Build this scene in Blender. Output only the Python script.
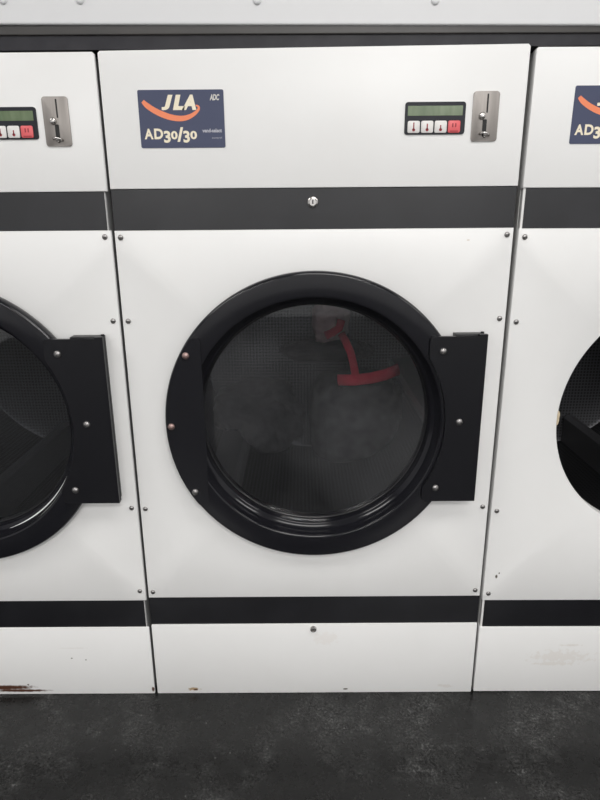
import bpy, bmesh, math, random
from mathutils import Vector, Matrix, noise

for o in list(bpy.data.objects):
    bpy.data.objects.remove(o)
scn = bpy.context.scene
COL = scn.collection
PI = math.pi

# ------------------------------------------------------------------ camera
cam_d = bpy.data.cameras.new('camera')
cam_d.sensor_fit = 'HORIZONTAL'
cam_d.sensor_width = 36.0
cam_d.lens = 36.0                       # 600 px focal length on a 600 px wide frame
cam = bpy.data.objects.new('camera', cam_d)
COL.objects.link(cam)
cR = Vector((0.99997, 0.00105, -0.00755))
cU = Vector((0.00692, 0.29170, 0.95648))
cF = Vector((-0.00320, 0.95651, -0.29168))
M = Matrix.Identity(4)
for i in range(3):
    M[i][0] = cR[i]; M[i][1] = cU[i]; M[i][2] = -cF[i]
M[0][3], M[1][3], M[2][3] = -0.0257, -1.2445, 1.1597
cam.matrix_world = M
cam_d.clip_start = 0.02
scn.camera = cam

# ------------------------------------------------------------------ world, lamps, exposure
world = bpy.data.worlds.new('world')
scn.world = world
world.use_nodes = True
world.node_tree.nodes['Background'].inputs[0].default_value = (0.9, 0.95, 1.0, 1)
world.node_tree.nodes['Background'].inputs[1].default_value = 0.05

CEIL = 2.55
def area(name, loc, sx, sy, power, col=(1, 0.985, 0.965)):
    l = bpy.data.lights.new(name, 'AREA')
    l.shape = 'RECTANGLE'; l.size = sx; l.size_y = sy
    l.energy = power; l.color = col
    o = bpy.data.objects.new(name, l)
    COL.objects.link(o)
    o.location = loc
    return o
LAMPS = [(0.35, -1.0, 9.0), (-1.75, -1.0, 12.0), (0.35, -2.6, 32.0), (2.2, -1.0, 11.0), (-1.4, -4.7, 55.0), (1.4, -4.7, 55.0)]  # far pair added out of view to brighten drums and even the panels
for lx, ly, pw in LAMPS:
    area('ceiling_lamp_light', (lx, ly, CEIL - 0.075), 1.15, 0.55, pw)

scn.view_settings.view_transform = 'Standard'
scn.view_settings.look = 'None'
scn.view_settings.exposure = 0.56
scn.view_settings.gamma = 1.0
scn.view_settings.use_curve_mapping = False

# ------------------------------------------------------------------ materials
def mat(name, col, rough=0.5, metal=0.0, spec=0.5, coat=0.0):
    m = bpy.data.materials.new(name)
    m.use_nodes = True
    b = m.node_tree.nodes['Principled BSDF']
    b.inputs['Base Color'].default_value = (*col, 1)
    b.inputs['Roughness'].default_value = rough
    b.inputs['Metallic'].default_value = metal
    b.inputs['Specular IOR Level'].default_value = spec
    b.inputs['Coat Weight'].default_value = coat
    b.inputs['Coat Roughness'].default_value = 0.08
    return m

def nt(m):
    return m.node_tree.nodes, m.node_tree.links, m.node_tree.nodes['Principled BSDF']

def add_noise_color(m, c1, c2, scale, lo=0.35, hi=0.65, detail=6, stretch=(1, 1, 1), coord='Object'):
    N, L, b = nt(m)
    tc = N.new('ShaderNodeTexCoord'); mp = N.new('ShaderNodeMapping')
    mp.inputs['Scale'].default_value = stretch
    nz = N.new('ShaderNodeTexNoise'); nz.inputs['Scale'].default_value = scale
    nz.inputs['Detail'].default_value = detail
    cr = N.new('ShaderNodeValToRGB')
    cr.color_ramp.elements[0].position = lo; cr.color_ramp.elements[0].color = (*c1, 1)
    cr.color_ramp.elements[1].position = hi; cr.color_ramp.elements[1].color = (*c2, 1)
    L.new(tc.outputs[coord], mp.inputs['Vector']); L.new(mp.outputs[0], nz.inputs['Vector'])
    L.new(nz.outputs['Fac'], cr.inputs[0]); L.new(cr.outputs[0], b.inputs['Base Color'])
    return nz, cr

def add_bump(m, scale, strength, dist=0.002, detail=4, coord='Object'):
    N, L, b = nt(m)
    tc = N.new('ShaderNodeTexCoord')
    nz = N.new('ShaderNodeTexNoise'); nz.inputs['Scale'].default_value = scale
    nz.inputs['Detail'].default_value = detail
    bp = N.new('ShaderNodeBump'); bp.inputs['Strength'].default_value = strength
    bp.inputs['Distance'].default_value = dist
    L.new(tc.outputs[coord], nz.inputs['Vector']); L.new(nz.outputs['Fac'], bp.inputs['Height'])
    L.new(bp.outputs[0], b.inputs['Normal'])

def add_rough(m, scale, lo, hi):
    N, L, b = nt(m)
    tc = N.new('ShaderNodeTexCoord')
    nz = N.new('ShaderNodeTexNoise'); nz.inputs['Scale'].default_value = scale
    nz.inputs['Detail'].default_value = 5
    mr = N.new('ShaderNodeMapRange')
    mr.inputs[1].default_value = 0.3; mr.inputs[2].default_value = 0.7
    mr.inputs[3].default_value = lo; mr.inputs[4].default_value = hi
    L.new(tc.outputs['Object'], nz.inputs['Vector']); L.new(nz.outputs['Fac'], mr.inputs[0])
    L.new(mr.outputs[0], b.inputs['Roughness'])

def stained(name, base, base2, spots, rough=0.38):
    """enamel with named stains: spots = (x, z, rx, rz, colour, wobble)"""
    m = mat(name, base, rough)
    N, L, b = nt(m)
    nz, cr = add_noise_color(m, base2, base, 5.0, 0.3, 0.55)
    cur = cr.outputs[0]
    tc = N.new('ShaderNodeTexCoord')
    wn = N.new('ShaderNodeTexNoise'); wn.inputs['Scale'].default_value = 90.0
    wn.inputs['Detail'].default_value = 4
    L.new(tc.outputs['Object'], wn.inputs['Vector'])
    for (x, z, rx, rz, c, wob) in spots:
        sub = N.new('ShaderNodeVectorMath'); sub.operation = 'SUBTRACT'
        sub.inputs[1].default_value = (x, 0, z)
        L.new(tc.outputs['Object'], sub.inputs[0])
        dv = N.new('ShaderNodeVectorMath'); dv.operation = 'MULTIPLY'
        dv.inputs[1].default_value = (1 / rx, 0, 1 / rz)
        L.new(sub.outputs[0], dv.inputs[0])
        ln = N.new('ShaderNodeVectorMath'); ln.operation = 'LENGTH'
        L.new(dv.outputs[0], ln.inputs[0])
        ma = N.new('ShaderNodeMath'); ma.operation = 'MULTIPLY_ADD'
        ma.inputs[1].default_value = wob; L.new(wn.outputs['Fac'], ma.inputs[0])
        L.new(ln.outputs['Value'], ma.inputs[2])
        mr = N.new('ShaderNodeMapRange')
        mr.inputs[1].default_value = 0.55 + wob * 0.5; mr.inputs[2].default_value = 1.0 + wob * 0.5
        mr.inputs[3].default_value = 1.0; mr.inputs[4].default_value = 0.0
        L.new(ma.outputs[0], mr.inputs[0])
        mx = N.new('ShaderNodeMix'); mx.data_type = 'RGBA'
        L.new(mr.outputs[0], mx.inputs['Factor'])
        L.new(cur, mx.inputs[6]); mx.inputs[7].default_value = (*c, 1)
        cur = mx.outputs[2]
    L.new(cur, b.inputs['Base Color'])
    return m

WHITE = (0.80, 0.797, 0.788); WHITE2 = (0.785, 0.781, 0.770)
RUST = (0.085, 0.032, 0.016); DIRT = (0.10, 0.085, 0.07); TAN = (0.45, 0.33, 0.2); FAINT = (0.6, 0.54, 0.47)
m_white = stained('white_enamel', WHITE, WHITE2, [])
m_front_c = stained('white_enamel_front', WHITE, WHITE2, [(0.31, 1.113, 0.004, 0.0015, FAINT, 0.6)])
m_front_r = stained('white_enamel_front_worn', WHITE, WHITE2,
                    [(-0.372, 0.336, 0.003, 0.006, DIRT, 1.0), (-0.366, 0.345, 0.002, 0.003, DIRT, 1.0)])
m_kick_c = stained('white_enamel_kick', WHITE, WHITE2,
                   [(-0.303, 0.014, 0.016, 0.006, TAN, 2.0), (-0.300, 0.012, 0.007, 0.003, RUST, 1.5),
                    (0.079, 0.012, 0.007, 0.003, DIRT, 1.0), (0.33, 0.02, 0.02, 0.006, (0.73, 0.71, 0.685), 2.5),
                    (0.03, 0.165, 0.035, 0.02, (0.772, 0.755, 0.735), 2.0)])
m_kick_l = stained('white_enamel_kick_rusty', WHITE, WHITE2,
                   [(0.016, 0.022, 0.09, 0.009, RUST, 0.9), (0.06, 0.012, 0.085, 0.005, RUST, 0.8),
                    (0.396, 0.014, 0.004, 0.009, RUST, 0.8), (0.20, 0.11, 0.003, 0.002, DIRT, 0.5),
                    (0.235, 0.105, 0.0025, 0.002, DIRT, 0.5), (0.08, 0.03, 0.003, 0.003, DIRT, 0.5),
                    (0.21, 0.14, 0.04, 0.003, (0.755, 0.745, 0.73), 2.0)])
m_kick_r = stained('white_enamel_kick_scuffed', WHITE, WHITE2,
                   [(-0.19, 0.105, 0.08, 0.02, (0.745, 0.725, 0.70), 3.2), (-0.205, 0.085, 0.05, 0.006, (0.74, 0.72, 0.69), 2.5),
                    (-0.17, 0.14, 0.03, 0.004, (0.72, 0.70, 0.67), 2.0)])
m_body_shade = mat('cabinet_seam_shade', (0.42, 0.42, 0.42), 0.45)  # grey sides paint in the shade of the gaps between machines
m_body_white = mat('cabinet_white', (0.72, 0.715, 0.70), 0.45)
m_band = mat('black_satin_band', (0.018, 0.018, 0.021), 0.30, 0, 0.62)
add_noise_color(m_band, (0.006, 0.006, 0.008), (0.012, 0.012, 0.015), 9.0, 0.45, 0.75)
m_ring = mat('black_gloss_paint', (0.008, 0.008, 0.0105), 0.13, 0, 0.40)
m_plate = mat('black_powder_coat', (0.007, 0.007, 0.009), 0.36, 0, 0.28)
add_bump(m_plate, 500.0, 0.08, 0.0006)
m_rubber = mat('black_rubber', (0.010, 0.010, 0.011), 0.16)
m_chrome = mat('chrome', (0.62, 0.60, 0.58), 0.18, 1.0)
m_screw = mat('screw_steel', (0.30, 0.29, 0.285), 0.32, 0.9)
m_copper = mat('worn_coppery_bolt', (0.36, 0.25, 0.23), 0.4, 0.8)
m_plate_steel = mat('brushed_steel', (0.42, 0.39, 0.37), 0.5, 0.55, 0.3)
add_noise_color(m_plate_steel, (0.25, 0.23, 0.215), (0.37, 0.345, 0.325), 60.0, 0.3, 0.7, stretch=(1, 1, 0.05))
m_dark = mat('dark_slot', (0.006, 0.006, 0.006), 0.6)
m_bezel = mat('display_bezel', (0.013, 0.014, 0.020), 0.45, 0, 0.3)
m_lcd = mat('lcd_green', (0.19, 0.23, 0.15), 0.22)
add_noise_color(m_lcd, (0.10, 0.145, 0.075), (0.15, 0.20, 0.11), 60.0, 0.35, 0.65, stretch=(1, 1, 0.2))
m_btn = mat('button_white', (0.72, 0.70, 0.68), 0.4)
m_btnred = mat('button_red', (0.72, 0.12, 0.13), 0.4)
m_icon = mat('icon_red', (0.28, 0.025, 0.035), 0.6)
m_navy = mat('label_navy', (0.060, 0.070, 0.124), 0.5, 0, 0.3)
m_cream = mat('label_cream', (0.83, 0.75, 0.58), 0.5)
m_orange = mat('label_orange', (0.83, 0.24, 0.11), 0.5)
m_pale = mat('label_pale_print', (0.45, 0.45, 0.50), 0.5)
m_palelogo = mat('label_white_print', (0.62, 0.60, 0.56), 0.5)
m_chip = mat('cream_paint_chip', (0.56, 0.47, 0.33), 0.6)
m_bulk = mat('pale_grey_panel', (0.745, 0.748, 0.755), 0.4)
m_rivet = mat('grey_rivet', (0.74, 0.745, 0.75), 0.5)
m_strip = mat('dark_grey_trim', (0.050, 0.048, 0.045), 0.4)
add_noise_color(m_strip, (0.030, 0.029, 0.028), (0.052, 0.047, 0.044), 6.0, 0.3, 0.7, stretch=(1, 1, 6))
m_strip2 = mat('dark_slate_board', (0.020, 0.019, 0.022), 0.5, 0, 0.3)
add_noise_color(m_strip2, (0.018, 0.0175, 0.022), (0.030, 0.029, 0.034), 25.0, 0.35, 0.7)
m_wall = mat('room_wall', (0.66, 0.665, 0.675), 0.7)
m_ceil = mat('ceiling_white', (0.75, 0.75, 0.74), 0.8)
m_lamp = mat('lamp_housing', (0.7, 0.7, 0.7), 0.5)

m_floor = mat('black_floor', (0.02, 0.02, 0.02), 0.3, 0, 0.4)
def floor_nodes():
    N, L, b = nt(m_floor)
    tc = N.new('ShaderNodeTexCoord')
    def noise_node(s, d, r=0.6):
        n = N.new('ShaderNodeTexNoise'); n.inputs['Scale'].default_value = s
        n.inputs['Detail'].default_value = d; n.inputs['Roughness'].default_value = r
        L.new(tc.outputs['Object'], n.inputs['Vector']); return n
    def mrange(src, a, c, lo, hi):
        mr = N.new('ShaderNodeMapRange')
        for k, v in zip((1, 2, 3, 4), (a, c, lo, hi)): mr.inputs[k].default_value = v
        L.new(src, mr.inputs[0]); return mr
    fine = noise_node(170.0, 4, 0.7)
    big = noise_node(5.5, 4)
    mid = noise_node(30.0, 5, 0.7)
    patch = mrange(big.outputs['Fac'], 0.47, 0.62, 0.0, 1.0)
    grain = mrange(fine.outputs['Fac'], 0.46, 0.64, 0.0, 1.0)
    scuff = mrange(mid.outputs['Fac'], 0.50, 0.75, 0.15, 1.0)
    mul = N.new('ShaderNodeMath'); mul.operation = 'MULTIPLY'
    L.new(patch.outputs[0], mul.inputs[0]); L.new(grain.outputs[0], mul.inputs[1])
    mul2 = N.new('ShaderNodeMath'); mul2.operation = 'MULTIPLY'
    L.new(mul.outputs[0], mul2.inputs[0]); L.new(scuff.outputs[0], mul2.inputs[1])
    vor = N.new('ShaderNodeTexVoronoi'); vor.inputs['Scale'].default_value = 42.0
    L.new(tc.outputs['Object'], vor.inputs['Vector'])
    speck = mrange(vor.outputs['Distance'], 0.04, 0.10, 0.55, 0.0)
    wv = N.new('ShaderNodeTexWhiteNoise')
    L.new(vor.outputs['Position'], wv.inputs['Vector'])
    gate = mrange(wv.outputs['Value'], 0.70, 0.78, 0.0, 1.0)
    sm = N.new('ShaderNodeMath'); sm.operation = 'MULTIPLY'
    L.new(speck.outputs[0], sm.inputs[0]); L.new(gate.outputs[0], sm.inputs[1])
    ad = N.new('ShaderNodeMath'); ad.operation = 'MAXIMUM'
    L.new(mul2.outputs[0], ad.inputs[0]); L.new(sm.outputs[0], ad.inputs[1])
    g2 = mrange(fine.outputs['Fac'], 0.3, 0.75, 0.0, 0.055)
    ad2 = N.new('ShaderNodeMath'); ad2.operation = 'ADD'; ad2.use_clamp = True
    L.new(ad.outputs[0], ad2.inputs[0]); L.new(g2.outputs[0], ad2.inputs[1])
    mx = N.new('ShaderNodeMix'); mx.data_type = 'RGBA'
    mx.inputs[6].default_value = (0.004, 0.004, 0.004, 1); mx.inputs[7].default_value = (0.24, 0.24, 0.235, 1)
    L.new(ad2.outputs[0], mx.inputs['Factor']); L.new(mx.outputs[2], b.inputs['Base Color'])
    rr = mrange(mid.outputs['Fac'], 0.3, 0.7, 0.20, 0.36); L.new(rr.outputs[0], b.inputs['Roughness'])
    bp = N.new('ShaderNodeBump'); bp.inputs['Strength'].default_value = 0.12; bp.inputs['Distance'].default_value = 0.001
    L.new(fine.outputs['Fac'], bp.inputs['Height']); L.new(bp.outputs[0], b.inputs['Normal'])
floor_nodes()

def glass_mat(name, d0, d1):
    m = bpy.data.materials.new(name)
    m.use_nodes = True
    N, L = m.node_tree.nodes, m.node_tree.links
    N.clear()
    out = N.new('ShaderNodeOutputMaterial')
    tr = N.new('ShaderNodeBsdfTransparent'); tr.inputs[0].default_value = (0.90, 0.91, 0.92, 1)
    gl = N.new('ShaderNodeBsdfGlossy'); gl.inputs['Roughness'].default_value = 0.03
    fr = N.new('ShaderNodeFresnel'); fr.inputs['IOR'].default_value = 1.5
    df = N.new('ShaderNodeBsdfDiffuse'); df.inputs[0].default_value = (0.55, 0.55, 0.58, 1)
    tc = N.new('ShaderNodeTexCoord')
    nz = N.new('ShaderNodeTexNoise'); nz.inputs['Scale'].default_value = 4.0; nz.inputs['Detail'].default_value = 3
    L.new(tc.outputs['Object'], nz.inputs['Vector'])
    mr = N.new('ShaderNodeMapRange')
    for k, v in zip((1, 2, 3, 4), (0.40, 0.66, d0, d1)): mr.inputs[k].default_value = v
    L.new(nz.outputs['Fac'], mr.inputs[0])
    m1 = N.new('ShaderNodeMixShader'); m2 = N.new('ShaderNodeMixShader')
    L.new(fr.outputs[0], m1.inputs[0]); L.new(tr.outputs[0], m1.inputs[1]); L.new(gl.outputs[0], m1.inputs[2])
    L.new(mr.outputs[0], m2.inputs[0]); L.new(m1.outputs[0], m2.inputs[1]); L.new(df.outputs[0], m2.inputs[2])   # diffuse layer painting the room's reflected haze onto the pane
    L.new(m2.outputs[0], out.inputs[0])
    return m
m_glass = glass_mat('door_glass', 0.006, 0.036)
m_glass_clear = glass_mat('door_glass_less_haze', 0.0, 0.006)

def perf_mat(name, c_metal, c_hole, pitch=0.0085, rr=0.30, rough=0.35):
    """perforated steel from UVs in metres"""
    m = mat(name, c_metal, rough, 0.85)
    N, L, b = nt(m)
    uv = N.new('ShaderNodeUVMap')
    sc = N.new('ShaderNodeVectorMath'); sc.operation = 'SCALE'; sc.inputs['Scale'].default_value = 1 / pitch
    L.new(uv.outputs[0], sc.inputs[0])
    fr = N.new('ShaderNodeVectorMath'); fr.operation = 'FRACTION'; L.new(sc.outputs[0], fr.inputs[0])
    sb = N.new('ShaderNodeVectorMath'); sb.operation = 'SUBTRACT'; sb.inputs[1].default_value = (0.5, 0.5, 0)
    L.new(fr.outputs[0], sb.inputs[0])
    ln = N.new('ShaderNodeVectorMath'); ln.operation = 'LENGTH'; L.new(sb.outputs[0], ln.inputs[0])
    mr = N.new('ShaderNodeMapRange')
    for k, v in zip((1, 2, 3, 4), (rr - 0.04, rr + 0.04, 0.0, 1.0)): mr.inputs[k].default_value = v
    L.new(ln.outputs['Value'], mr.inputs[0])
    mx = N.new('ShaderNodeMix'); mx.data_type = 'RGBA'
    mx.inputs[6].default_value = (*c_hole, 1); mx.inputs[7].default_value = (*c_metal, 1)
    L.new(mr.outputs[0], mx.inputs['Factor']); L.new(mx.outputs[2], b.inputs['Base Color'])
    mt = N.new('ShaderNodeMath'); mt.operation = 'MULTIPLY'; mt.inputs[1].default_value = 0.85
    L.new(mr.outputs[0], mt.inputs[0]); L.new(mt.outputs[0], b.inputs['Metallic'])
    return m
m_drum = perf_mat('perforated_drum_steel', (0.085, 0.085, 0.092), (0.002, 0.002, 0.002), 0.011, 0.33, 0.42)
m_baffle = mat('baffle_steel', (0.17, 0.17, 0.18), 0.45, 0.7)

def fabric(name, c1, c2, scale=30):
    m = mat(name, c1, 0.9, 0, 0.15)
    add_noise_color(m, c1, c2, scale)
    add_bump(m, 260.0, 0.35, 0.002)
    return m
m_cblack = fabric('black_cotton', (0.022, 0.022, 0.024), (0.055, 0.055, 0.055))
m_cgrey = fabric('charcoal_fleece', (0.016, 0.016, 0.018), (0.030, 0.030, 0.032))
m_cpink = fabric('faded_pink_cloth', (0.50, 0.34, 0.34), (0.66, 0.47, 0.47))
m_cred = fabric('red_webbing', (0.72, 0.045, 0.085), (0.82, 0.06, 0.10))

# ------------------------------------------------------------------ mesh helpers
def obj(name, bm, mats, parent=None, smooth=None, loc=None, rot=None):
    me = bpy.data.meshes.new(name)
    bmesh.ops.recalc_face_normals(bm, faces=bm.faces) if smooth != 'keep' else None
    bm.to_mesh(me); bm.free()
    for m in (mats if isinstance(mats, (list, tuple)) else [mats]):
        me.materials.append(m)
    if smooth:
        for p in me.polygons: p.use_smooth = True
        if isinstance(smooth, (int, float)) and smooth is not True:
            me.set_sharp_from_angle(angle=math.radians(smooth))
    o = bpy.data.objects.new(name, me)
    COL.objects.link(o)
    if parent: o.parent = parent
    if loc: o.location = loc
    if rot: o.rotation_euler = rot
    return o

def thing(name, label, cat, loc=(0, 0, 0), rot=(0, 0, 0), group=None):
    o = bpy.data.objects.new(name, None)
    COL.objects.link(o)
    o.location = loc; o.rotation_euler = rot
    o.empty_display_size = 0.1
    o['label'] = label; o['category'] = cat
    if group: o['group'] = group
    return o

def box(bm, x0, x1, y0, y1, z0, z1, bev=0.0, seg=2, mi=0):
    r = bmesh.ops.create_cube(bm, size=1.0)
    vs = r['verts']
    for v in vs:
        v.co = Vector((x0 + (v.co.x + .5) * (x1 - x0), y0 + (v.co.y + .5) * (y1 - y0), z0 + (v.co.z + .5) * (z1 - z0)))
    fs = set(f for v in vs for f in v.link_faces)
    if bev > 0:
        es = set(e for v in vs for e in v.link_edges)
        r2 = bmesh.ops.bevel(bm, geom=list(es), offset=bev, segments=seg, profile=0.5, affect='EDGES')
        fs = set(f for f in bm.faces if f.is_valid and (f in fs or f in r2['faces']))
    for f in fs:
        if f.is_valid: f.material_index = mi

def prism(bm, pts, y0, y1, mi=0, bev=0.0):
    """closed outline pts (x, z) extruded from y0 (front) to y1"""
    n = len(pts)
    a = [bm.verts.new((x, y0, z)) for x, z in pts]
    b = [bm.verts.new((x, y1, z)) for x, z in pts]
    fs = [bm.faces.new(a), bm.faces.new(b[::-1])]
    for i in range(n):
        j = (i + 1) % n
        fs.append(bm.faces.new((a[i], b[i], b[j], a[j])))
    for f in fs: f.material_index = mi
    if bev > 0:
        fe = [e for e in fs[0].edges]
        bmesh.ops.bevel(bm, geom=fe, offset=bev, segments=2, profile=0.5, affect='EDGES')

def rrect(x0, x1, z0, z1, r, n=5):
    pts = []
    for cx, cz, a0 in ((x1 - r, z1 - r, 0), (x0 + r, z1 - r, 90), (x0 + r, z0 + r, 180), (x1 - r, z0 + r, 270)):
        for k in range(n + 1):
            a = math.radians(a0 + 90 * k / n)
            pts.append((cx + r * math.cos(a), cz + r * math.sin(a)))
    return pts

def lathe(bm, prof, cx, cz, n=128, mi=0, uv=None, closed=False):
    """revolve (r, y) profile about the y axis at (cx, cz)"""
    rings = []
    for r, y in prof:
        if r < 1e-6:
            rings.append([bm.verts.new((cx, y, cz))])
        else:
            rings.append([bm.verts.new((cx + r * math.cos(2 * PI * k / n), y, cz + r * math.sin(2 * PI * k / n))) for k in range(n)])
    pr = list(zip(rings[:-1], rings[1:])) + ([(rings[-1], rings[0])] if closed else [])
    for A, B in pr:
        for k in range(n):
            j = (k + 1) % n
            if len(A) == 1: f = bm.faces.new((A[0], B[j], B[k]))
            elif len(B) == 1: f = bm.faces.new((A[k], A[j], B[0]))
            else: f = bm.faces.new((A[k], A[j], B[j], B[k]))
            f.material_index = mi
            f.smooth = True

def dome(bm, x, y, z, r, h, n=16, mi=0):
    prof = [(r, y), (r, y - h * 0.25), (r * 0.86, y - h * 0.62), (r * 0.5, y - h * 0.92), (0, y - h)]
    lathe(bm, prof, x, z, n, mi)

def tube(bm, pts, r, n=8, mi=0, flat=1.0):
    pts = [Vector(p) for p in pts]
    rings = []
    for i, p in enumerate(pts):
        t = (pts[min(i + 1, len(pts) - 1)] - pts[max(i - 1, 0)]).normalized()
        u = t.cross(Vector((0, 1, 0)))
        if u.length < 1e-4: u = Vector((1, 0, 0))
        u.normalize(); w = t.cross(u)
        rings.append([bm.verts.new(p + u * (r * math.cos(2 * PI * k / n)) + w * (r * flat * math.sin(2 * PI * k / n))) for k in range(n)])
    for A, B in zip(rings[:-1], rings[1:]):
        for k in range(n):
            j = (k + 1) % n
            f = bm.faces.new((A[k], A[j], B[j], B[k])); f.material_index = mi
    for R in (rings[0], rings[-1]):
        f = bm.faces.new(R); f.material_index = mi

def text_into(bm, s, x0, x1, z0, z1, y, bold=0.0, shear=0.0, mi=0):
    """lettering fitted to the box x0..x1, z0..z1, standing proud of plane y"""
    cu = bpy.data.curves.new('lettering', 'FONT')
    cu.body = s; cu.size = 1.0; cu.offset = bold; cu.shear = shear; cu.resolution_u = 4
    ob = bpy.data.objects.new('lettering', cu)
    COL.objects.link(ob)
    dg = bpy.context.evaluated_depsgraph_get()
    me = bpy.data.meshes.new_from_object(ob.evaluated_get(dg))
    xs = [v.co.x for v in me.vertices]; ys = [v.co.y for v in me.vertices]
    a, b, c, d = min(xs), max(xs), min(ys), max(ys)
    vm = [bm.verts.new((x0 + (v.co.x - a) / (b - a) * (x1 - x0), y, z0 + (v.co.y - c) / (d - c) * (z1 - z0))) for v in me.vertices]
    for p in me.polygons:
        try:
            f = bm.faces.new([vm[i] for i in p.vertices]); f.material_index = mi
        except ValueError:
            pass
    bpy.data.objects.remove(ob); bpy.data.curves.remove(cu); bpy.data.meshes.remove(me)

# ------------------------------------------------------------------ the room
def struct(name, bm, m):
    o = obj(name, bm, m); o['kind'] = 'structure'; return o
RX, RY0, RY1 = 3.0, -6.0, 1.15
bm = bmesh.new(); box(bm, -RX, RX, RY0, RY1, -0.1, 0); struct('floor', bm, m_floor)
bm = bmesh.new(); box(bm, -RX, RX, RY0, RY1, CEIL, CEIL + 0.1); struct('ceiling', bm, m_ceil)
bm = bmesh.new(); box(bm, -RX, RX, RY0 - 0.1, RY0, 0, CEIL); struct('wall_front', bm, m_wall)
bm = bmesh.new(); box(bm, -RX, RX, RY1, RY1 + 0.1, 0, CEIL); struct('wall_back', bm, m_wall)
bm = bmesh.new(); box(bm, -RX - 0.1, -RX, RY0, RY1, 0, CEIL); struct('wall_left', bm, m_wall)
bm = bmesh.new(); box(bm, RX, RX + 0.1, RY0, RY1, 0, CEIL); struct('wall_right', bm, m_wall)

# overhead panel with rivets above the dryers, and the dark trim between
TILT = 0.0090
op = thing('overhead_panel', 'pale grey riveted metal panel running above the whole row of dryers', 'panel',
           (0, -0.003, 1.4935), (0, TILT, 0))
bm = bmesh.new(); box(bm, -2.9, 2.9, 0, 0.02, 0, 0.98, 0.004, 3); obj('sheet', bm, m_bulk, op, 40)
for rx in (-1.06, -0.74, -0.5585, -0.42, -0.1015, 0.2186, 0.54, 0.86):
    bm = bmesh.new(); dome(bm, rx, 0.0, 0.0385 - 0.0003 * rx, 0.0075, 0.005); obj('rivet', bm, m_rivet, op, True)
bm = bmesh.new(); box(bm, -2.9, 2.9, 0.002, 0.03, 1.4800, 1.4965, 0.002, 2)
t = struct('trim_1', bm, m_strip); t.rotation_euler = (0, TILT * 0.45, 0)
bm = bmesh.new(); box(bm, -2.9, 2.9, 0.006, 0.06, 1.4585, 1.494); struct('trim_2', bm, m_strip2)

# ceiling lamps
for i, (lx, ly, pw) in enumerate(LAMPS):
    t = thing('ceiling_light', ['fluorescent ceiling light nearest the middle dryer', 'fluorescent ceiling light to the left of the dryers',
                                'fluorescent ceiling light in the centre of the room', 'fluorescent ceiling light to the right of the dryers',
 'added unseen ceiling light at far left, brightening the drum interiors', 'added unseen ceiling light at far right, brightening the drum interiors'][i],
              'light', (lx, ly, CEIL - 0.07), (0, 0, 0), 'fluorescent ceiling lights')
    bm = bmesh.new(); box(bm, -0.62, 0.62, -0.30, 0.30, 0, 0.07, 0.006); obj('housing', bm, m_lamp, t, 40)

# ------------------------------------------------------------------ dryer
DX, DZ = 0.002, 0.733                 # door centre
HX, HY = 0.352, -0.012                # hinge axis

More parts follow.
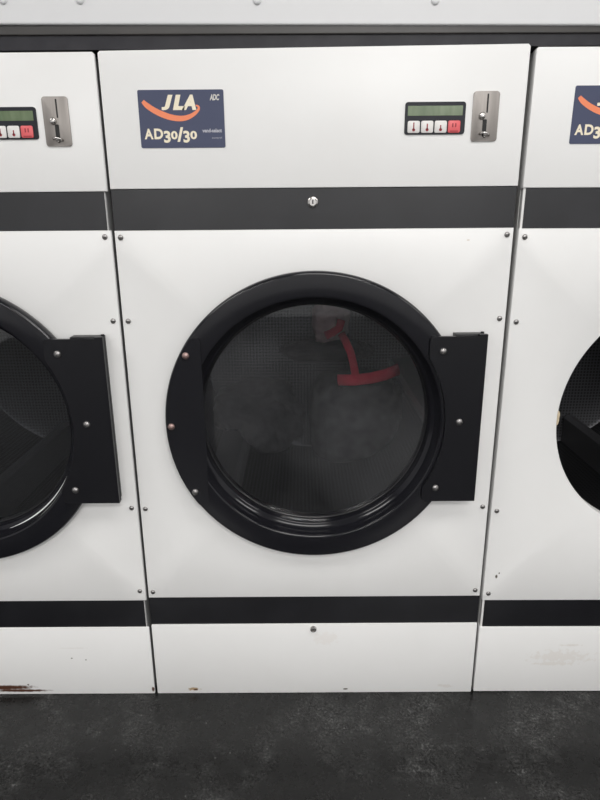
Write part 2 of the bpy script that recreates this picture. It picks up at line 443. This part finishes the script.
def door_parts(root, angle, drop=0.0, plate_w=0.354, m_pane=None):
    """the round door, origin on its hinge axis"""
    ox, oy = HX, HY
    cx, cz = DX - ox, 0.0
    Y = lambda y: y - oy
    bm = bmesh.new()
    prof = [(0.300, Y(-0.001)), (0.3185, Y(-0.001)), (0.3225, Y(-0.004)), (0.3232, Y(-0.010)), (0.3230, Y(-0.018)), (0.3212, Y(-0.0225)), (0.3180, Y(-0.0250)), (0.3165, Y(-0.0252)),
            (0.2750, Y(-0.0252)), (0.2730, Y(-0.0249)), (0.2710, Y(-0.0238)), (0.2698, Y(-0.0215)), (0.2690, Y(-0.0170)),
            (0.2684, Y(-0.0080)), (0.2664, Y(-0.0035)), (0.2634, Y(0.0017)), (0.2604, Y(0.0053)), (0.2574, Y(0.0078)), (0.2544, Y(0.0098)), (0.2537, Y(0.0150)), (0.2532, Y(0.0260)),
            (0.2525, Y(0.0310)), (0.2490, Y(0.0325)), (0.2490, Y(0.0480)), (0.264, Y(0.0480)), (0.268, Y(0.030)), (0.285, Y(0.004))]
    lathe(bm, prof, cx, cz, 160, closed=True)
    d = obj('door', bm, m_ring, root, 50, loc=(ox, oy, DZ + drop), rot=(0, 0, angle))
    bm = bmesh.new()
    ga = [(0.2520 + 0.0032 * math.cos(a), Y(0.0300) + 0.0032 * math.sin(a)) for a in [2 * PI * k / 10 for k in range(10)]]
    lathe(bm, ga, cx, cz, 128, closed=True)
    obj('door_seal', bm, m_rubber, d, True)
    bm = bmesh.new()
    lathe(bm, [(0, Y(0.034)), (0.2500, Y(0.034)), (0.2500, Y(0.039)), (0, Y(0.039))], cx, cz, 96)
    obj('glass', bm, m_pane, d, 30)
    def sideplate(sgn, xo):
        # straight inner edge that runs into the raised bead, rounded corners
        h = 0.1905; hb = 0.180 if sgn > 0 else 0.1905
        pts = []
        xe = sgn * 0.2365
        zc = math.sqrt(0.2785 ** 2 - 0.2365 ** 2)
        r = 0.009
        for k in range(5):
            a = PI / 2 * k / 4
            pts.append((xe + sgn * (r - r * math.sin(a)), h - r + r * math.cos(a)))
        a0 = math.asin(zc / 0.2785)
        for k in range(13 if sgn > 0 else 0):
            a = a0 - 2 * a0 * k / 12
            pts.append((sgn * 0.2785 * math.cos(a), 0.2785 * math.sin(a)))
        for k in range(5):
            a = PI / 2 * k / 4
            pts.append((xe + sgn * (r - r * math.cos(a)), -hb + r - r * math.sin(a)))
        if xo is None:                       # follow the rim
            b0 = math.asin((h - 0.004) / 0.3195)
            for k in range(17):
                a = -b0 + 2 * b0 * k / 16
                pts.append((sgn * 0.3195 * math.cos(a), 0.3195 * math.sin(a)))
        else:
            pts += [(xo, -hb), (xo, h + 0.004), (xo - 0.017, h + 0.004), (xo - 0.017, h - 0.0005)]
        return pts
    if True:
        bm = bmesh.new()
        pts = [(cx + x, cz + z - drop) for x, z in sideplate(1, plate_w)]
        prism(bm, pts, Y(-0.0335), Y(-0.0245))
        hp = obj('hinge_plate', bm, m_plate, d, 35)
        bm = bmesh.new()
        box(bm, cx + 0.290, cx + plate_w - 0.004, Y(-0.0262), Y(0.0), cz - drop - 0.178, cz - drop + 0.1935, 0.001)
        tube(bm, [(cx + plate_w - 0.006, Y(-0.012), cz - drop - 0.183), (cx + plate_w - 0.006, Y(-0.012), cz - drop + 0.1965)], 0.0038, 10)
        obj('hinge', bm, m_plate, d, 35)
        bm = bmesh.new()
        pts = [(cx + x, cz + z) for x, z in sideplate(-1, None)]
        prism(bm, pts, Y(-0.0290), Y(-0.0240))
        obj('latch_plate', bm, m_ring, d, 35)
    for bx, bz, f, mm in ((0.264, 0.160, -0.0335, m_screw), (0.3075, 0.006, -0.0335, m_screw), (0.2655, -0.1475, -0.0335, m_screw),
                          (-0.2680, 0.1535, -0.0290, m_copper), (-0.3085, -0.002, -0.0290, m_copper), (-0.2660, -0.1560, -0.0290, m_screw)):
        bm = bmesh.new(); dome(bm, cx + bx, Y(f), cz + bz - (drop if bx > 0 else 0), 0.0076, 0.0052); obj('bolt', bm, mm, d, True)
    return d

def front_panel_bm(x0, x1, z0, z1, R, y0=0.0, yb=0.018):
    bm = bmesh.new()
    n = 144
    angs = [2 * PI * k / n for k in range(n)]
    corner = [math.atan2(z - DZ, x - DX) % (2 * PI) for x, z in ((x0, z0), (x1, z0), (x0, z1), (x1, z1))]
    for c in corner:
        k = min(range(len(angs)), key=lambda i: abs(angs[i] - c)); angs[k] = c
    def outer(a, ins):
        c, s = math.cos(a), math.sin(a)
        t = 1e9
        if c > 1e-9: t = min(t, (x1 - ins - DX) / c)
        if c < -1e-9: t = min(t, (x0 + ins - DX) / c)
        if s > 1e-9: t = min(t, (z1 - ins - DZ) / s)
        if s < -1e-9: t = min(t, (z0 + ins - DZ) / s)
        return (DX + c * t, DZ + s * t)
    def ring(fn, y):
        return [bm.verts.new((fn(a)[0], y, fn(a)[1])) for a in angs]
    circ = lambda r: (lambda a: (DX + r * math.cos(a), DZ + r * math.sin(a)))
    rings = [ring(lambda a: outer(a, 0), yb), ring(lambda a: outer(a, 0), y0 + 0.0035), ring(lambda a: outer(a, 0.001), y0 + 0.001),
             ring(lambda a: outer(a, 0.0035), y0), ring(circ(R + 0.004), y0), ring(circ(R + 0.0012), y0 + 0.0012), ring(circ(R), y0 + 0.004),
             ring(circ(R), 0.034), ring(circ(R + 0.003), 0.034), ring(circ(R + 0.003), yb)]
    for A, B in list(zip(rings[:-1], rings[1:])) + [(rings[-1], rings[0])]:
        for k in range(len(angs)):
            j = (k + 1) % len(angs)
            bm.faces.new((A[k], A[j], B[j], B[k]))
    return bm

def dryer(label, cx, lean, Z, inset, screws, m_front, m_kick, door_angle, drum_rot, ctrl_dx=0.0, door_dx=0.0, door_dz=0.0, plate_w=0.354, ret=0.018, rise=0.0):
    root = thing('tumble_dryer', label, 'dryer', (cx, 0, 0), (0, lean, 0), 'tumble dryers standing in a row')
    top, ub1, ub0, lb1, lb0 = Z
    il, ir = inset
    # carcass: five thin walls, open to the front
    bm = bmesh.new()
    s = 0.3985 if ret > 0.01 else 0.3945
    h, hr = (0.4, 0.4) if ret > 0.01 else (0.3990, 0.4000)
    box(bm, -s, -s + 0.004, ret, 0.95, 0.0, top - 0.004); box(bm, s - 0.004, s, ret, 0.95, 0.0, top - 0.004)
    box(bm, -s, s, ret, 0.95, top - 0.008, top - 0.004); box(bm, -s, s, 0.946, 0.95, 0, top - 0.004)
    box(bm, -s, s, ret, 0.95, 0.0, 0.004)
    obj('cabinet', bm, m_body_white if ret > 0.01 else m_body_shade, root)
    # control panel, with its top corners cut
    bm = bmesh.new()
    c = 0.004
    prism(bm, [(-h, ub1), (hr, ub1), (hr, top + rise - c), (hr - c, top + rise), (-h + c, top), (-h, top - c)], 0.0, ret, 0, 0.0025)
    cp = obj('control_panel', bm, m_white, root, 40)
    # brand label
    L0, L1, B0, B1 = -0.3305, -0.1690, 1.2885, 1.3895
    W, H = L1 - L0, B1 - B0
    U = lambda u: L0 + u * W
    V = lambda v: B1 - v * H
    bm = bmesh.new(); prism(bm, rrect(L0, L1, B0, B1, 0.003, 3), -0.0010, 0.0002)
    lab = obj('brand_label', bm, m_navy, root)
    yl = -0.00125
    bm = bmesh.new()
    for ch, u0, u1 in (('J', .272, .408), ('L', .402, .545), ('A', .508, .676)):
        text_into(bm, ch, U(u0), U(u1), V(0.345), V(0.085), yl, 0.06, 0.22)
    obj('lettering', bm, m_cream, lab, 'keep')
    bm = bmesh.new()
    for ch, u0, u1, v0, v1 in (('A', .048, .160, .845, .660), ('D', .172, .285, .845, .660), ('3', .292, .378, .910, .700), ('0', .385, .468, .850, .705),
                               ('/', .462, .545, .895, .640), ('3', .540, .622, .910, .700), ('0', .630, .715, .850, .705)):
        text_into(bm, ch, U(.048 + (u0 - .048) * .93), U(.048 + (u1 - .048) * .93), V(v0), V(v1), yl, 0.036)
    obj('lettering', bm, m_cream, lab, 'keep')
    bm = bmesh.new(); text_into(bm, 'ADC', U(.838), U(.952), V(.185), V(.080), yl, 0.04, 0.25); obj('lettering', bm, m_palelogo, lab, 'keep')
    bm = bmesh.new(); text_into(bm, 'vend-select', U(.735), U(.965), V(.735), V(.668), yl, 0.035)
    text_into(bm, 'control', U(.845), U(.962), V(.842), V(.812), yl); obj('lettering', bm, m_pale, lab, 'keep')
    # swoosh
    P = [(.055, .19), (.10, .26), (.18, .345), (.28, .420), (.38, .470), (.48, .490), (.56, .475), (.63, .430), (.68, .375), (.705, .325), (.700, .285), (.672, .268)]
    wd = [.020, .030, .032, .033, .032, .030, .027, .022, .017, .014, .012, .006]
    bm = bmesh.new(); prev = None
    pw = [Vector((U(u), V(v))) for u, v in P]
    fine = []
    for i in range(len(pw) - 1):
        p0, p1, p2, p3 = pw[max(i - 1, 0)], pw[i], pw[i + 1], pw[min(i + 2, len(pw) - 1)]
        for k in range(4):
            t = k / 4
            q = 0.5 * ((2 * p1) + (p2 - p0) * t + (2 * p0 - 5 * p1 + 4 * p2 - p3) * t * t + (3 * p1 - p0 - 3 * p2 + p3) * t ** 3)
            fine.append((q, wd[i] * (1 - t) + wd[i + 1] * t))
    fine.append((pw[-1], wd[-1]))
    for i, (q, w) in enumerate(fine):
        tg = (fine[min(i + 1, len(fine) - 1)][0] - fine[max(i - 1, 0)][0]).normalized()
        nrm = Vector((-tg.y, tg.x)) * (w * W)
        cur = (bm.verts.new((q.x + nrm.x, yl, q.y + nrm.y)), bm.verts.new((q.x - nrm.x, yl, q.y - nrm.y)))
        if prev: bm.faces.new((prev[0], prev[1], cur[1], cur[0]))
        prev = cur
    obj('swoosh', bm, m_orange, lab, 'keep')
    # display unit
    dz = 0.0
    bm = bmesh.new(); prism(bm, rrect(0.1730, 0.2872, 1.3085 + dz, 1.3650 + dz, 0.005), -0.0022, 0.0002, 0, 0.0006)
    du = obj('display_unit', bm, m_bezel, root)
    bm = bmesh.new(); box(bm, 0.1780, 0.2815, -0.0027, -0.0018, 1.3412 + dz, 1.3582 + dz); obj('screen', bm, m_lcd, du)
    for k in range(4):
        x0 = 0.1785 + k * 0.02555
        bm = bmesh.new()
        prism(bm, rrect(x0, x0 + 0.0230, 1.3110 + dz, 1.3322 + dz, 0.003), -0.0042, -0.0020, 0, 0.0006)
        xc = x0 + 0.0115; yk = -0.0044
        def patch(pts):
            f = bm.faces.new([bm.verts.new((x, yk, z + dz)) for x, z in pts]); f.material_index = 1
        if k < 3:
            hgt = (0.0108, 0.0085, 0.0060)[k]
            patch([(xc - 0.0011, 1.3165), (xc + 0.0011, 1.3165), (xc + 0.0011, 1.3185 + hgt), (xc - 0.0011, 1.3185 + hgt)])
            patch([(xc + 0.0030 * math.cos(a), 1.3165 + 0.0028 * math.sin(a)) for a in [2 * PI * i / 10 for i in range(10)]])
        else:
            for q in (-0.0028, 0.0028):
                patch([(xc + q - 0.0012, 1.3205), (xc + q + 0.0012, 1.3205), (xc + q + 0.0012, 1.3275), (xc + q - 0.0012, 1.3275)])
            patch([(xc - 0.008, 1.3130), (xc + 0.008, 1.3130), (xc + 0.008, 1.3145), (xc - 0.008, 1.3145)])
        b = obj('button', bm, [m_btnred if k == 3 else m_btn, m_icon], du, 'keep')
        if k == 3: b['label'] = 'red stop button'
    # coin plate
    bm = bmesh.new(); prism(bm, rrect(0.3003, 0.3494, 1.2955 + dz, 1.3825 + dz, 0.005), -0.0026, 0.0002, 0, 0.0008)
    cpn = obj('coin_plate', bm, m_plate_steel, root, 40)
    bm = bmesh.new(); box(bm, 0.3260, 0.3288, -0.0031, -0.0015, 1.3455 + dz, 1.3780 + dz); obj('coin_slot', bm, m_dark, cpn)
    bm = bmesh.new(); lathe(bm, [(0.0065, -0.0025), (0.0065, -0.0055), (0.0055, -0.0078), (0.003, -0.0088), (0, -0.009)], 0.3186, 1.3400 + dz, 20)
    obj('knob', bm, m_chrome, cpn, True)
    bm = bmesh.new(); prism(bm, rrect(0.3205, 0.3282, 1.3035 + dz, 1.3340 + dz, 0.002, 3), -0.0031, -0.0015); obj('reject_slot', bm, m_dark, cpn)
    bm = bmesh.new()
    tube(bm, [(0.3155, -0.004, 1.3085 + dz), (0.3195, -0.0095, 1.3100 + dz), (0.3245, -0.0115, 1.3095 + dz), (0.3295, -0.0095, 1.3080 + dz), (0.3335, -0.004, 1.3060 + dz)], 0.0022, 8)
    tube(bm, [(0.3245, -0.0100, 1.3095 + dz), (0.3250, -0.0075, 1.3060 + dz), (0.3255, -0.0035, 1.3030 + dz)], 0.0024, 8)
    obj('coin_return_lever', bm, m_chrome, cpn, True)
    for o in (lab, du, cpn): o.location = (ctrl_dx, 0, ctrl_dx * 0.4 if ctrl_dx < 0 else 0)      # stuck on a little differently from machine to machine
    # upper band with its lock
    bm = bmesh.new(); box(bm, -h + il, hr - ir, 0.0035, 0.03, ub0, ub1, 0.001)
    box(bm, -s + 0.001, s - 0.001, 0.004 + 0.002 * (il == 0), 0.03, ub0 - 0.004, ub1 + 0.004, mi=1)
    ubo = obj('upper_band', bm, [m_band, m_body_white], root)
    def lock(z, y, r, par):
        bm = bmesh.new()
        lathe(bm, [(r, y + 0.002), (r, y - 0.003), (r * 0.85, y - 0.0052), (r * 0.62, y - 0.0058), (r * 0.58, y - 0.0045), (0, y - 0.0045)], -0.0015, z, 28)
        lk = obj('lock', bm, m_chrome, par, 40)
        bm = bmesh.new(); prism(bm, rrect(-0.0027, -0.0003, z - r * 0.35, z + r * 0.35, 0.0011, 3), y - 0.0050, y - 0.003)
    
        # keyhole is a sub-part of the band, beside its lock barrel
        obj('keyhole', bm, m_dark, par)
    lock((ub1 + ub0) / 2 + 0.0125, 0.0035, 0.0112, ubo)
    # front panel
    bm = front_panel_bm(-h, hr, lb1, ub0, 0.276, 0.0, ret)
    fp = obj('front_panel', bm, m_front, root, 40)
    for sx in (-0.3868, 0.3868):
        for z in screws:
            bm = bmesh.new(); dome(bm, sx, 0.0, z, 0.0056, 0.0036); 
            box(bm, sx - 0.0035, sx + 0.0035, -0.0039, -0.0030, z - 0.0006, z + 0.0006, mi=1)
            obj('screw', bm, [m_screw, m_dark], fp, 40)
    # lower band, kick panel
    bm = bmesh.new(); box(bm, -h + il, hr - ir, 0.0035, 0.03, lb0, lb1, 0.001)
    box(bm, -s + 0.001, s - 0.001, 0.004 + 0.002 * (il == 0), 0.03, lb0 - 0.004, lb1 + 0.004, mi=1)
    obj('lower_band', bm, [m_band, m_body_white], root)
    bm = bmesh.new(); box(bm, -h, hr, 0.0, ret, 0.0, lb0, 0.0025, 2)
    kp = obj('kick_panel', bm, m_kick, root, 40)
    lock(lb0 - 0.0125, 0.0, 0.0082, kp)
    # drum
    R, yb = 0.372, 0.80
    bm = bmesh.new(); uvl = bm.loops.layers.uv.new('UVMap')
    n = 96
    ys = [0.050, 0.2, 0.4, 0.6, yb]
    rings = [[bm.verts.new((DX + R * math.cos(2 * PI * k / n), y, DZ + R * math.sin(2 * PI * k / n))) for k in range(n)] for y in ys]
    for i in range(len(ys) - 1):
        for k in range(n):
            j = (k + 1) % n
            f = bm.faces.new((rings[i][k], rings[i][j], rings[i + 1][j], rings[i + 1][k])); f.smooth = True
            for lp, (kk, yy) in zip(f.loops, ((k, ys[i]), (k + 1, ys[i]), (k + 1, ys[i + 1]), (k, ys[i + 1]))):
                lp[uvl].uv = (kk / n * 2 * PI * R, yy)
    rb = [0.36, 0.25, 0.12]
    prev = rings[-1]
    for r in rb + [0]:
        if r: cur = [bm.verts.new((DX + r * math.cos(2 * PI * k / n), yb + (0.0 if r < .3 else 0.006), DZ + r * math.sin(2 * PI * k / n))) for k in range(n)]
        else: cur = [bm.verts.new((DX, yb, DZ))] * n
        for k in range(n):
            j = (k + 1) % n
            f = bm.faces.new((prev[k], prev[j], cur[j], cur[k]) if r else (prev[k], prev[j], cur[0]))
            for lp in f.loops: lp[uvl].uv = (lp.vert.co.x, lp.vert.co.z)
        prev = cur
    dr = obj('drum', bm, m_drum, root, 30)
    bm = bmesh.new(); lathe(bm, [(0.279, 0.040), (0.374, 0.040), (0.374, 0.048), (0.279, 0.048)], DX, DZ, 96, closed=True)
    obj('drum_front_ring', bm, m_baffle, root, 30)
    for q in range(3):
        a = drum_rot + q * 2 * PI / 3
        bm = bmesh.new()
        er = Vector((math.cos(a), 0, math.sin(a))); et = Vector((-math.sin(a), 0, math.cos(a)))
        c0 = Vector((DX, 0, DZ))
        sec = [(R - 0.002, -0.050), (R - 0.030, -0.034), (R - 0.085, -0.014), (R - 0.090, 0.0), (R - 0.085, 0.014), (R - 0.030, 0.034), (R - 0.002, 0.050)]
        A = [bm.verts.new(c0 + er * r + et * s2 + Vector((0, 0.056, 0))) for r, s2 in sec]
        B = [bm.verts.new(c0 + er * r + et * s2 + Vector((0, yb - 0.003, 0))) for r, s2 in sec]
        bm.faces.new(A); bm.faces.new(B[::-1])
        for i in range(len(sec)):
            j = (i + 1) % len(sec)
            bm.faces.new((A[i], B[i], B[j], A[j]))
        obj('baffle', bm, m_baffle, dr, 30)
    if door_angle is not None:
        door_parts(root, door_angle, door_dz, plate_w, m_glass_clear if door_dz else m_glass).location.x += door_dx
    return root, fp

R_ = math.radians
mid, fpc = dryer('white middle tumble dryer, whole in view, dark laundry behind its closed round door', 0.0, 0.0,
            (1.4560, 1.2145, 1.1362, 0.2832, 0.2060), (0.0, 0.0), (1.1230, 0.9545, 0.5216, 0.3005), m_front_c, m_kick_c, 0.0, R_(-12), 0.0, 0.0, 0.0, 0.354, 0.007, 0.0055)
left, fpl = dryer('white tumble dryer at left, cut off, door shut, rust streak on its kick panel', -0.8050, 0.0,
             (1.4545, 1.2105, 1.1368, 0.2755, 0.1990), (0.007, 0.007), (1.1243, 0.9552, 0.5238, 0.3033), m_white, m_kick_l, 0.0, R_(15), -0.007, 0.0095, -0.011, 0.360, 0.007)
right, fpr = dryer('white tumble dryer at right, cut off, its round drum opening bare without door', 0.8050, 0.0040,
              (1.4545, 1.2095, 1.1328, 0.2690, 0.1925), (0.007, 0.007), (1.1165, 0.9455, 0.5090, 0.2890), m_front_r, m_kick_r, R_(112), R_(54), 0.010)

# paint worn to cream on the rim of the open door hole
bm = bmesh.new()
vs = []
for k in range(7):
    a = R_(183.2 - 6.5 * k / 6)
    w = (0.0005, 0.002, 0.003, 0.0026, 0.0034, 0.003, 0.0008)[k]
    vs.append([bm.verts.new((DX + r * math.cos(a), y, DZ + r * math.sin(a))) for r, y in ((0.2775, -0.0006), (0.2755 - w, 0.0005), (0.2755 - w, 0.009), (0.2790, 0.009))])
for A, B in zip(vs[:-1], vs[1:]):
    for i in range(4):
        bm.faces.new((A[i], A[(i + 1) % 4], B[(i + 1) % 4], B[i]))
bm.faces.new(vs[0]); bm.faces.new(vs[-1][::-1])
ch = obj('worn_rim_patch', bm, m_chip, fpr)
ch['label'] = 'patch of cream worn paint'

# ------------------------------------------------------------------ laundry in the middle dryer
BAFFLES = (348.0, 108.0, 228.0)
def cloth_blob(bm, c, r, seed, amp=0.25, sq=1.0, mi=0, R=0.366, yb=0.795):
    rr = bmesh.ops.create_icosphere(bm, subdivisions=5, radius=1.0)
    off = Vector((seed * 7.1, seed * 3.7, seed * 1.9))
    for v in rr['verts']:
        d = v.co.normalized()
        e = Vector([math.copysign(abs(t) ** sq, t) for t in d])
        n = noise.noise(d * 1.6 + off) * 0.9 + noise.noise(d * 3.6 + off) * 0.45 + abs(noise.noise(Vector((d.x * 7, d.y * 7, d.z * 2)) + off)) * 0.35 \
            + noise.noise(d * 14 + off) * 0.08
        k = 1 + amp * n
        p = Vector((c[0] + e.x * r[0] * k, c[1] + e.y * r[1] * k, c[2] + e.z * r[2] * k))
        # lie against the drum
        q = Vector((p.x - DX, p.z - DZ)); 
        a = math.degrees(math.atan2(q.y, q.x)) % 360
        lim = R
        for b in BAFFLES:
            dd = abs((a - b + 180) % 360 - 180)
            if dd < 15: lim = min(lim, 0.276 + (R - 0.276) * max(0.0, (dd - 9) / 6))
        if q.length > lim: q = q.normalized() * lim
        p.x, p.z = DX + q.x, DZ + q.y
        p.y = min(p.y, yb)
        v.co = p
    for v in rr['verts']:
        for f in v.link_faces: f.material_index = mi; f.smooth = True

g = thing('holdall', 'black fabric bag with red trim among the laundry in the middle dryer', 'bag', (0, 0, 0))
bm = bmesh.new(); cloth_blob(bm, (0.155, 0.66, 0.525), (0.150, 0.120, 0.150), 1, 0.09, 0.55); obj('body', bm, m_cblack, g, True)
bm = bmesh.new()
tube(bm, [(0.085, 0.522, 0.684), (0.13, 0.500, 0.689), (0.18, 0.495, 0.696), (0.225, 0.500, 0.705), (0.268, 0.525, 0.716)], 0.0175, 10, 0, 0.35)
obj('red_trim', bm, m_cred, g, True)
bm = bmesh.new()
tube(bm, [(0.100, 0.64, 0.805), (0.113, 0.62, 0.785), (0.128, 0.595, 0.753), (0.136, 0.570, 0.718), (0.138, 0.502, 0.692)], 0.012, 10, 0, 0.3)
obj('red_strap', bm, m_cred, g, True)
bm = bmesh.new(); cloth_blob(bm, (0.060, 0.72, 0.735), (0.15, 0.06, 0.036), 9, 0.15, 0.9)
jm = obj('jumper', bm, m_cgrey, None, True); jm['label'] = 'charcoal jumper bundled on top of the red-trimmed bag in the middle dryer'; jm['category'] = 'clothing'
bm = bmesh.new(); cloth_blob(bm, (0.068, 0.69, 0.838), (0.058, 0.06, 0.062), 4, 0.2, 0.7)
pk = obj('towel', bm, m_cpink, None, True); pk['label'] = 'faded pink towel at the top of the laundry in the middle dryer'; pk['category'] = 'towel'
bm = bmesh.new(); cloth_blob(bm, (-0.165, 0.56, 0.565), (0.135, 0.15, 0.095), 6, 0.3, 0.75)
jk = obj('jacket', bm, m_cgrey, None, True); jk['label'] = 'dark grey jacket crumpled at the left of the middle dryer drum'; jk['category'] = 'clothing'
bm = bmesh.new()
tube(bm, [(0.050, 0.622, 0.802), (0.070, 0.614, 0.812), (0.092, 0.618, 0.826), (0.100, 0.630, 0.850)], 0.013, 10, 0, 0.3)
obj('red_border', bm, m_cred, pk, True)
